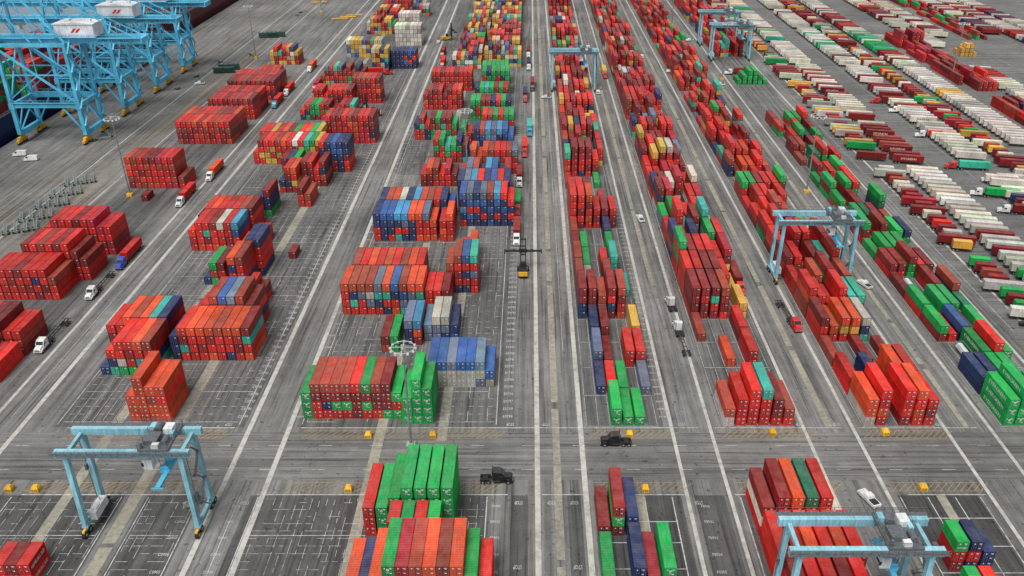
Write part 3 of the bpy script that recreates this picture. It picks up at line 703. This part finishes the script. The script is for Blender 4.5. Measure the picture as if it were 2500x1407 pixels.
for i,(d,t) in enumerate(vis[:300]):
    x,y,k,sh,fl=t; ang=TA+(math.pi if fl else 0)
    o=spawn("container_trailer",TR6 if sh else TR12,(x,y,.03),ang,("short " if sh else "long ")+CN[k]+" container on a parked road chassis","trailer","container trailers parked in rows",{'c':vary(PALC[k])})
    if not sh and not fl and d<520:
        if k=='W' and i%4==0: OBJ("lettering",MK,o,(0,0,1.33))
        elif k=='W' and i%9==1: OBJ("lettering",EVW,o,(0,0,1.33))
        elif k in'RM' and i%3==0: OBJ("lettering",MKW,o,(0,0,1.33))
FM=FarMesh()
for d,t in vis[300:]+far:
    FM.cont(t[0],t[1],1.35,6.06 if t[3] else 12.19,vary(PALC[t[2]]),math.pi/2+TA)
    FM.cont(t[0],t[1],.45,10,(.02,.02,.02),math.pi/2+TA,1.4,.8)
FM.obj("parked_trailers","distant rows of container trailers parked side by side","trailers")
# ---------------- RTG crane ----------------
def rtg_tpl(num):
    S=11.6; T=[]
    for sx in(-1,1):
        for sy in(-1,1):
            B=MB(); B.beam((sx*S,sy*3.9,2.0),(sx*(S-.3),sy*3.6,20.2),.85,1.4,0,.95,1.0); B.box((sx*S,sy*3.9,2.2),(1.2,1.3,.5)); T.append(("leg",B.mesh("leg",[M_RTG]),(0,0,0),None,[]))
        B=MB(); B.box((sx*S,0,2.15),(.8,6.4,.9)); B.beam((sx*S,-3.9,3.4),(sx*S,-1.5,2.4),.4);B.beam((sx*S,3.9,3.4),(sx*S,1.5,2.4),.4); T.append(("sill_beam",B.mesh("sill_beam",[M_RTG]),(0,0,0),None,[]))
        for sy in(-4.3,4.3):
            B=MB(); B.box((sx*S,sy,1.55),(.5,2.6,.6)); T.append(("bogie",B.mesh("bogie",[M_YEL]),(0,0,0),None,[]))
        B=MB(); B.box((sx*(S-.3),0,20.4),(.7,6.6,.8)); T.append(("end_tie",B.mesh("end_tie",[M_RTG]),(0,0,0),None,[]))
    Bw=MB(); Bw.cyl((-.35,0,0),(.35,0,0),.78,16,0); Bw.cyl((-.37,0,0),(.37,0,0),.38,10,1); WR=Bw.mesh("wheel",[M_RUB,M_RIM])
    for sx in(-1,1):
        for y in(-5.2,-3.4,3.4,5.2): T.append(("wheel",WR,(sx*S,y,.78),None,[]))
    for sy in(-1,1):
        B=MB(); B.box((0,sy*3.6,20.9),(26.4,1.0,1.55)); 
        for i in range(12): B.box((-12+i*2.18,sy*4.12,20.9),(.08,.06,1.5))
        txt=[]
        if sy==-1:
            m1=MB().text("APM TERMINALS",(-1.5,-4.17,20.5),(1,0,0),(0,0,1),1.25,1.15).mesh("lettering",[M_DARKTXT]); m2=MB().text(num,(8.6,-4.17,20.5),(1,0,0),(0,0,1),1.5,1.2).mesh("lettering",[M_DARKTXT])
            txt=[("lettering",m1,(0,0,0),None,[]),("lettering",m2,(0,0,0),None,[])]
        T.append(("main_girder",B.mesh("main_girder",[M_RTG]),(0,0,0),None,txt))
        B=MB(); yy=sy*4.75
        B.box((0,yy,21.5),(27,1.0,.1))
        for i in range(19): B.beam((-13.4+i*1.49,yy+sy*.42,21.5),(-13.4+i*1.49,yy+sy*.42,22.6),.07)
        for z in(22.05,22.6): B.beam((-13.4,yy+sy*.42,z),(13.4,yy+sy*.42,z),.07)
        T.append(("walkway",B.mesh("walkway",[M_MACH]),(0,0,0),None,[]))
    B=MB(); tx=6.4
    B.box((tx,0,21.95),(6.0,8.4,.45),1); B.box((tx-.9,-1.2,22.7),(2.6,3,1.1),1); B.box((tx+1.3,1.9,22.8),(1.8,2.2,1.3),2); B.cyl((tx-1,1.2,22.8),(tx-1,3.4,22.8),.75,14,1); B.cyl((tx+1.7,-2.9,22.7),(tx+1.7,-.7,22.7),.6,12,1)
    B.box((tx-2.2,2.8,22.6),(1.2,1.6,1.0),0); B.box((tx+.3,-3.2,22.5),(1.4,1.2,.8),2); B.box((tx+2.2,.6,22.5),(.9,1.4,.9),0); B.cyl((tx-2.4,-3.5,22.2),(tx-2.4,-3.5,23.4),.3,8,1)
    for x in(-2.9,2.9):
        for y in(-4.1,-1.4,1.4,4.1): B.beam((tx+x,y,22.1),(tx+x,y,23.3),.08,None,1)
        for z in(22.7,23.3): B.beam((tx+x,-4.1,z),(tx+x,4.1,z),.07,None,1)
    for y in(-4.1,4.1): B.beam((tx-2.9,y,23.3),(tx+2.9,y,23.3),.07,None,1)
    T.append(("trolley",B.mesh("trolley",[M_RTG,M_MACH,M_CWHITE]),(0,0,0),None,[]))
    B=MB(); B.prism([(tx-3.2,16.4),(tx-3.6,17.4),(tx-3.2,18.8),(tx-1.4,18.8),(tx-1.4,16.4)],1.9,0,y=-2.2); B.box((tx-2.3,-2.2,20.2),(.3,.3,3.0)); T.append(("operator_cab",B.mesh("operator_cab",[M_CWHITE]),(0,0,0),None,[("window",MB().box((tx-3.3,-2.2,17.6),(.5,1.96,.9)).mesh("window",[M_GLASS]),(0,0,0),None,[])]))
    B=MB(); B.box((tx,0,14.7),(2.0,3.4,.8)); B.box((tx,0,14.0),(1.0,12,.6)); 
    for s in(-1,1): B.box((tx,s*6,13.9),(2.4,.35,.4)); B.cyl((tx-.8,s*1.2,15.4),(tx+.8,s*1.2,15.4),.4,10)
    T.append(("spreader",B.mesh("spreader",[M_BLUE]),(0,0,0),None,[]))
    B=MB()
    for a in(-.8,.8):
        for s in(-1.3,1.3): B.beam((tx+a,s*1.5,21.8),(tx+a*.7,s,14.8),.07)
    T.append(("hoist_cable",B.mesh("hoist_cable",[M_BLACK]),(0,0,0),None,[]))
    B=MB(); B.box((-S+1.1,0,3.5),(1.6,5.2,2.0)); B.cyl((-S+1.1,1.2,4.5),(-S+1.1,1.2,5.5),.15,8); B.box((-S+1.1,-1,4.65),(1.2,1.6,.3)); T.append(("power_unit",B.mesh("power_unit",[M_CWHITE]),(0,0,0),None,[]))
    B=MB()
    for k in range(5):
        z0=3+k*3.6; s=1 if k%2 else -1
        B.beam((S+.75,-1.6*s,z0),(S+.75,1.6*s,z0+3.6),.5,.14); B.beam((S+1.05,-1.6*s,z0+1),(S+1.05,1.6*s,z0+4.6),.07); B.box((S+.75,1.9*s,z0+3.6),(.8,.9,.06))
    T.append(("ladder",B.mesh("ladder",[M_MACH]),(0,0,0),None,[]))
    T.append(("cable_conduit",MB().box((S+.7,-2.9,9),(.5,1.1,2)).cyl((S+.6,-3.2,5),(S+.6,-3.2,20),.09,6).mesh("cable_conduit",[M_MACH]),(0,0,0),None,[]))
    T.append(("cable_conduit",MB().box((-S-.6,2.9,12),(.4,.8,1.4)).cyl((-S-.6,3.2,3),(-S-.6,3.2,20),.09,6).mesh("cable_conduit",[M_MACH]),(0,0,0),None,[])); return T
for num,x,y,lab in (("K31",-80.2,134.6,"pale blue rubber-tyred gantry crane standing over empty marked slots"),("K05",57.2,109,"pale blue rubber-tyred gantry crane straddling red container stack"),("K28",89.9,244,"pale blue rubber-tyred gantry crane over orange-red container row"),("K27",23.3,463,"pale blue rubber-tyred gantry crane over a long container row"),("K20",122.5,530,"pale blue rubber-tyred gantry crane beyond empty slots"),("K21",122.5,570,"pale blue rubber-tyred gantry crane beyond empty slots")):
    spawn("gantry_crane",rtg_tpl(num),(x,y,.03),0,lab,"crane","rubber-tyred gantry cranes in the yard")
# ---------------- STS crane ----------------
def sts_tpl():
    T=[]; G=-30.0
    for x in(0,G):
        for y in(-9,9):
            B=MB(); B.beam((x,y,4),(x,y*.95,45),1.7,1.7,0,1.3,1.3)
            B.box((x,y*.97,17),(2.3,2.2,2.6)); T.append(("leg",B.mesh("leg",[M_BLUE]),(0,0,0),None,[]))
        B=MB(); B.box((x,0,4.4),(1.7,17.5,2.2)); B.box((x,0,17.4),(1.3,17,1.7)); B.box((x,0,44),(1.3,17,1.7)); 
        B.beam((x,-8.8,18),(x,0,31),.6);B.beam((x,8.8,18),(x,0,31),.6);B.beam((x,0,31),(x,-8.6,43),.6);B.beam((x,0,31),(x,8.6,43),.6); B.beam((x,-8.6,5.5),(x,0,16.8),.5); B.beam((x,8.6,5.5),(x,0,16.8),.5)
        T.append(("sill_beam",B.mesh("sill_beam",[M_BLUE]),(0,0,0),None,[]))
        for y in(-9,9):
            B=MB(); B.box((x,y,2.6),(1.3,5,.9)); B.box((x,y-2.3,1.5),(1.1,3.4,1.1));B.box((x,y+2.3,1.5),(1.1,3.4,1.1))
            for k in(-3.6,-2.7,-1.7,-.9,.9,1.7,2.7,3.6): B.cyl((x-.4,y+k,.5),(x+.4,y+k,.5),.42,10,1)
            T.append(("bogie",B.mesh("bogie",[M_YEL,M_BLACK]),(0,0,0),None,[]))
    for y in(-8.7,8.7):
        B=MB()
        B.beam((0,y,17.4),(G,y,17.4),1.3,2.0); B.beam((0,y,44),(G,y,44),1.1,1.4); B.beam((0,y,18),(G,y,43),.8); B.beam((0,y,4.5),(-8,y,17),.6); B.beam((G,y,4.5),(G+8,y,17),.6); B.beam((0,y,32),(-14,y,43.5),.45); B.beam((G,y,20),(G/2,y,30.8),.45); B.beam((G/2,y,31),(G/2,y,43.5),.45)
        B.beam((0,y,31),(G,y,31),.5)
        for i in range(12): B.beam((G+i*2.5,y*1.12,18.5),(G+i*2.5,y*1.12,19.8),.1)
        B.beam((0,y*1.12,19.8),(G,y*1.12,19.8),.12); B.box((G/2,y*1.07,18.6),(30,1.2,.12))
        T.append(("portal_frame",B.mesh("portal_frame",[M_BLUE]),(0,0,0),None,[]))
    B=MB()
    for y in(-3.6,3.6):
        B.beam((32,y,45),(-100,y,45),1.1,2.2)
        for i in range(44): B.beam((31-i*3,y*1.35,46.2),(31-i*3,y*1.35,47.4),.1)
        B.beam((32,y*1.35,47.4),(-100,y*1.35,47.4),.12); B.box((-34,y*1.28,46.15),(132,1.1,.1))
    for i in range(14): B.beam((30-i*10,-3.6,44.5),(30-i*10,3.6,44.5),.5,.7); B.beam((30-i*10,-3.6,44.5),(20-i*10,3.6,44.5),.22)
    B.box((32,0,45),(1.2,8.8,2.2))
    mt=MB().text("APM TERMINALS",(21,-4.2,44.3),(1,0,0),(0,0,1),2.1,1.8).mesh("lettering",[M_DARKTXT])
    T.append(("boom_girder",B.mesh("boom_girder",[M_BLUE]),(0,0,0),None,[("lettering",mt,(0,0,0),None,[])]))
    B=MB()
    for y in(-7.5,7.5): B.beam((G,y,45),(G+3,y*.4,76),1.3,1.3,0,.8,.8); B.beam((0,y,45),(G+3,y*.4,75),.75); B.beam((G/2,y,45),(G+2,y*.6,60),.45); B.beam((G+20,y,45),(G+10,y*.75,64),.4)
    B.beam((G+3,-3.2,76),(G+3,3.2,76),1.0); B.beam((G+1.5,-4.8,60),(G+1.5,4.8,60),.6); B.beam((G,-7.4,46),(G+1.5,4.8,60),.35); B.beam((G,7.4,46),(G+1.5,-4.8,60),.35)
    T.append(("a_frame",B.mesh("a_frame",[M_BLUE]),(0,0,0),None,[]))
    for y in(-3.4,3.4):
        B=MB(); B.beam((G+3,y*.8,75.5),(30,y,46),.4); B.beam((G+3,y*.8,75.5),(-62,y,46),.4); B.beam((G+3,y*.8,75.5),(-95,y,46),.4)
        T.append(("stay_bar",B.mesh("stay_bar",[M_BLUE]),(0,0,0),None,[]))
    hx=4; hw=8.5
    B=MB(); B.box((hx,0,49.3),(17,9.5,5.4)); B.prism([(hx-hw-.4,52.01),(hx+hw+.4,52.01),(hx+hw+.4,52.3),(hx,53.0),(hx-hw-.4,52.3)],10.1); B.box((hx-4,0,53.2),(2.4,2.4,.8)); B.box((hx+5,1,53.0),(1.6,1.6,.9))
    lg=MB(); 
    for k in(hx-1.6,hx+.3): lg.add([(k,-4.79,48.6),(k+1.2,-4.79,48.6),(k+2.9,-4.79,50.4),(k+1.7,-4.79,50.4)],[(0,1,2,3)])
    T.append(("machinery_house",B.mesh("machinery_house",[M_CWHITE]),(0,0,0),None,[("emblem",lg.mesh("emblem",[M_RED]),(0,0,0),None,[]),("railing",MB().beam((hx-9,-5.7,47.6),(hx+9,-5.7,47.6),.12).beam((hx-9,-5.7,48.2),(hx+9,-5.7,48.2),.12).box((hx,-5.3,46.6),(18,1.0,.12)).mesh("railing",[M_BLUE]),(0,0,0),None,[])]))
    for yy in(9,-9):
        B=MB()
        for k in range(10):
            z0=5+k*4; s=1 if k%2 else -1
            B.beam((1.8,yy-1.8*s,z0),(1.8,yy+1.8*s,z0+4),.7,.16); B.beam((2.1,yy-1.8*s,z0+1.1),(2.1,yy+1.8*s,z0+5.1),.09); B.box((1.8,yy+2.1*s,z0+4),(1,1,.1))
        T.append(("ladder",B.mesh("ladder",[M_BLUE]),(0,0,0),None,[]))
    B=MB(); B.box((-45,0,43.3),(5,6,1.2)); B.box((-48,2,41.3),(2.4,2.2,2.8)); B.beam((-45,0,43),(-45,0,36),.15); B.box((-45,0,36),(2,12,.8)); T.append(("trolley",B.mesh("trolley",[M_CWHITE]),(0,0,0),None,[]))
    return T
ST_T=sts_tpl()
for y in (384,426,467,508): spawn("quay_crane",ST_T,(-203,y,.03),0,"tall light blue ship-to-shore crane with white machinery house","crane","ship-to-shore cranes along the quay")
# ---------------- light masts ----------------
def mast_tpl(h,bm):
    T=[("base",MB().box((0,0,.5),(2.0,2.0,1.0)).box((0,0,1.15),(1.1,1.1,.3)).mesh("base",[bm]),(0,0,0),None,[])]
    T.append(("pole",MB().cyl((0,0,1.0),(0,0,h),.34,12,0,.18).mesh("pole",[M_STEEL]),(0,0,0),None,[]))
    B=MB(); n=20; r=2.6
    for i in range(n):
        a=2*math.pi*i/n; c=2*math.pi*(i+1)/n; B.beam((r*math.cos(a),r*math.sin(a),h-.6),(r*math.cos(c),r*math.sin(c),h-.6),.15)
    for i in range(4): a=math.pi/2*i; B.beam((0,0,h-.5),(r*math.cos(a),r*math.sin(a),h-.6),.12)
    B.cyl((0,0,h-.9),(0,0,h),.4,10)
    T.append(("ring",B.mesh("ring",[M_LAMP]),(0,0,0),None,[]))
    lm=MB().box((0,0,-.15),(.5,.42,.38)).box((.2,0,.08),(.08,.08,.2)).mesh("floodlight",[M_CWHITE])
    for i in range(12): a=2*math.pi*i/12; T.append(("floodlight",lm,((r+.2)*math.cos(a),(r+.2)*math.sin(a),h-.68),None,[]))
    return T
MT=mast_tpl(32,M_YEL); MT1=mast_tpl(28.5,M_CONC)
for i,(x,y) in enumerate([(-28.2,158.5),GP(318,478),GP(1968,470),(-25.3,322),GP(625,142),GP(1762,195),GP(2322,195),GP(1640,62),GP(785,30)]):
    spawn("light_mast",MT1 if i==0 else MT,(x,y,.03),0,"tall grey floodlight mast with ring of lamps on %s base"%("concrete" if i==0 else "yellow"),"light mast","floodlight masts in the yard")
# ---------------- yellow block markers ----------------
def marker(t):
    B=MB(); B.add([(-.8,-.8,0),(.8,-.8,0),(.8,.8,0),(-.8,.8,0),(-.8,-.8,.9),(.8,-.8,.9),(.8,.8,.9),(-.8,.8,.9),(-.5,-.35,1.5),(.5,-.35,1.5),(.5,.35,1.5),(-.5,.35,1.5)],
      [(0,1,5,4),(1,2,6,5),(2,3,7,6),(3,0,4,7),(4,5,9,8),(5,6,10,9),(6,7,11,10),(7,4,8,11),(8,9,10,11),(3,2,1,0)])
    return [("block",B.mesh("block",[M_YEL]),(0,0,0),None,[("lettering",MB().text(t,(0,-.81,.25),(1,0,0),(0,0,1),.75,.7).mesh("lettering",[M_BLACK]),(0,0,0),None,[])])]
for t,u,v in (("E07",900,1062),("E07",1057,1062),("F07",1537,1060),("G07",1885,1056),("H07",2160,1055),("C09",25,1193),("C09",90,1193),("E09",852,1193),("F09",1575,1193),("G09",2252,1190),("E09",1112,1188)):
    spawn("block_marker",marker(t),at(u,v+4),0,"yellow concrete row marker block with black lettering","marker","yellow row markers at aisle edges")
# ---------------- top loader ----------------
def loader(bm,hm=1.0):
    T=[]
    B=MB(); B.prism([(-3.6,1.0),(-3.6,2.6),(-1.5,2.8),(2.6,1.9),(2.6,1.0)],2.8); 
    T.append(("body",B.mesh("body",[bm]),(0,0,0),None,[("counterweight",MB().box((-3.8,0,1.8),(.5,2.9,1.4)).box((-1.2,-1.42,2.2),(1.6,.1,.9)).mesh("counterweight",[M_YEL]),(0,0,0),None,[])]))
    T.append(("operator_cab",MB().prism([(-.9,2.5),(-.9,4.2),(.6,4.2),(.9,2.1)],1.5).mesh("operator_cab",[M_BLACK]),(0,0,0),None,[("window",MB().box((.45,0,3.5),(.9,1.54,.8)).mesh("window",[M_GLASS]),(0,0,0),None,[])]))
    B=MB()
    for s in(-1,1): B.box((3.1,s*.85,5.8),(.5,.35,10.5)); B.beam((1.6,s*.8,2),(2.9,s*.8,6),.22)
    for z in(2.5,5.5,8.5,11): B.box((3.1,0,z),(.4,2,.35))
    T.append(("mast",B.mesh("mast",[M_BLACK]),(0,0,0),None,[]))
    B=MB(); B.box((4.0,0,6.4),(1.0,2.6,1.0)); B.box((4.3,0,6.2),(.8,12,.45))
    for s in(-1,1): B.box((4.3,s*6,6.0),(2.4,.4,.5)); B.box((4.3,s*3,6.5),(.5,.5,.5))
    T.append(("spreader",B.mesh("spreader",[M_BLACK]),(0,0,0),None,[]))
    wm=wheel_mesh(.85,.9)
    for x,s in((-2.4,-1.1),(-2.4,1.1),(2,-1.5),(2,1.5)): T.append(("wheel",wm,(x,s,.85),None,[]))
    return T
LD=loader(M_YEL); LDB=loader(M_BLACK)
spawn("container_loader",LDB,at(1277,668),math.radians(90),"black container loader with wide spreader and yellow counterweight","container handler","container handlers in the yard")
spawn("container_loader",LD,at(1092,98),math.radians(20),"yellow container loader with raised black mast beside stacks","container handler","container handlers in the yard")
spawn("container_loader",LDB,at(912,282),math.radians(180),"container loader with tall black mast working at red stack","container handler","container handlers in the yard")
def racks(n,L=12):
    B=MB()
    for i in range(n):
        z=.25+i*.75; B.box((0,0,z),(L,2.4,.22))
        for x in(-L/2+.2,-L/4,0,L/4,L/2-.2):
            for s in(-1,1): B.box((x,s*1.1,z+.375),(.2,.15,.53))
    return B.mesh("flat_rack_frame",[plain("rack_green",(.03,.09,.07),.6)])
RK=racks(5)
for u,v,a in [(655,92,5),(675,90,5),(548,178,8),(560,170,8)]:
    o=OBJ("flat_rack_stack",RK,None,at(u,v),math.radians(a),"stack of dark green flat racks on asphalt","flat racks","bundles of stacked flat racks")
for u,v in [(830,48),(850,44),(865,40),(780,8)]:
    o=OBJ("flat_rack_stack",racks(2),None,at(u,v),math.radians(10),"low stack of orange-yellow flat racks on asphalt","flat racks"); o.data.materials[0]=M_YEL
def tank():
    B=MB()
    for x in(-1.1,1.1):
        for y in(-2.9,2.9): B.box((x,y,1.3),(.14,.14,2.6))
    for y in(-2.9,2.9):
        for z in(.1,2.5): B.box((0,y,z),(2.1,.12,.12))
    for x in(-1.1,1.1): B.box((x,0,.1),(.12,5.7,.12)); B.box((x,0,2.5),(.1,5.7,.1))
    t=MB().cyl((0,-2.5,1.3),(0,2.5,1.3),1.02,20).cyl((0,-2.8,1.3),(0,-2.5,1.3),.6,20,0,1.02).cyl((0,2.5,1.3),(0,2.8,1.3),1.02,20,0,.6)
    return [("frame",B.mesh("frame",[M_STEEL]),(0,0,0),None,[]),("tank",t.mesh("tank",[M_CWHITE]),(0,0,0),None,[])]
TK=tank()
for x,y in TANKS:
    spawn("tank_container",TK,(x,y,.03),0,"white cylindrical tank container in a steel frame","tank container","tank containers in the yard")
# ---------------- light ----------------
w=bpy.data.worlds.new("World"); sc.world=w; w.use_nodes=True; nt=w.node_tree; nt.nodes.clear()
o=nt.nodes.new('ShaderNodeOutputWorld'); bg=nt.nodes.new('ShaderNodeBackground'); sk=nt.nodes.new('ShaderNodeTexSky'); sk.sky_type='NISHITA'; sk.sun_disc=False
el,az=math.radians(64),math.radians(205); sk.sun_elevation=el; sk.sun_rotation=az
bw=nt.nodes.new('ShaderNodeRGBToBW'); nt.links.new(sk.outputs[0],bw.inputs[0])
nt.links.new(VMUL(nt,MIX(nt,.85,sk.outputs[0],bw.outputs[0]),1.15),bg.inputs[0]); bg.inputs[1].default_value=.15
nt.links.new(bg.outputs[0],o.inputs[0])
sl=bpy.data.lights.new("sun",'SUN'); sl.energy=3.3; sl.angle=math.radians(32); sl.color=(1,.975,.935)
so=bpy.data.objects.new("sun",sl); COL.objects.link(so)
d=Vector((math.sin(az)*math.cos(el),math.cos(az)*math.cos(el),math.sin(el))); so.rotation_euler=(-d).to_track_quat('-Z','Y').to_euler()
sc.view_settings.view_transform='Standard'; sc.view_settings.look='None'; sc.view_settings.exposure=0
print("COLS",len(cols),"TRAILERS",len(tr),"CAND",len(cand))
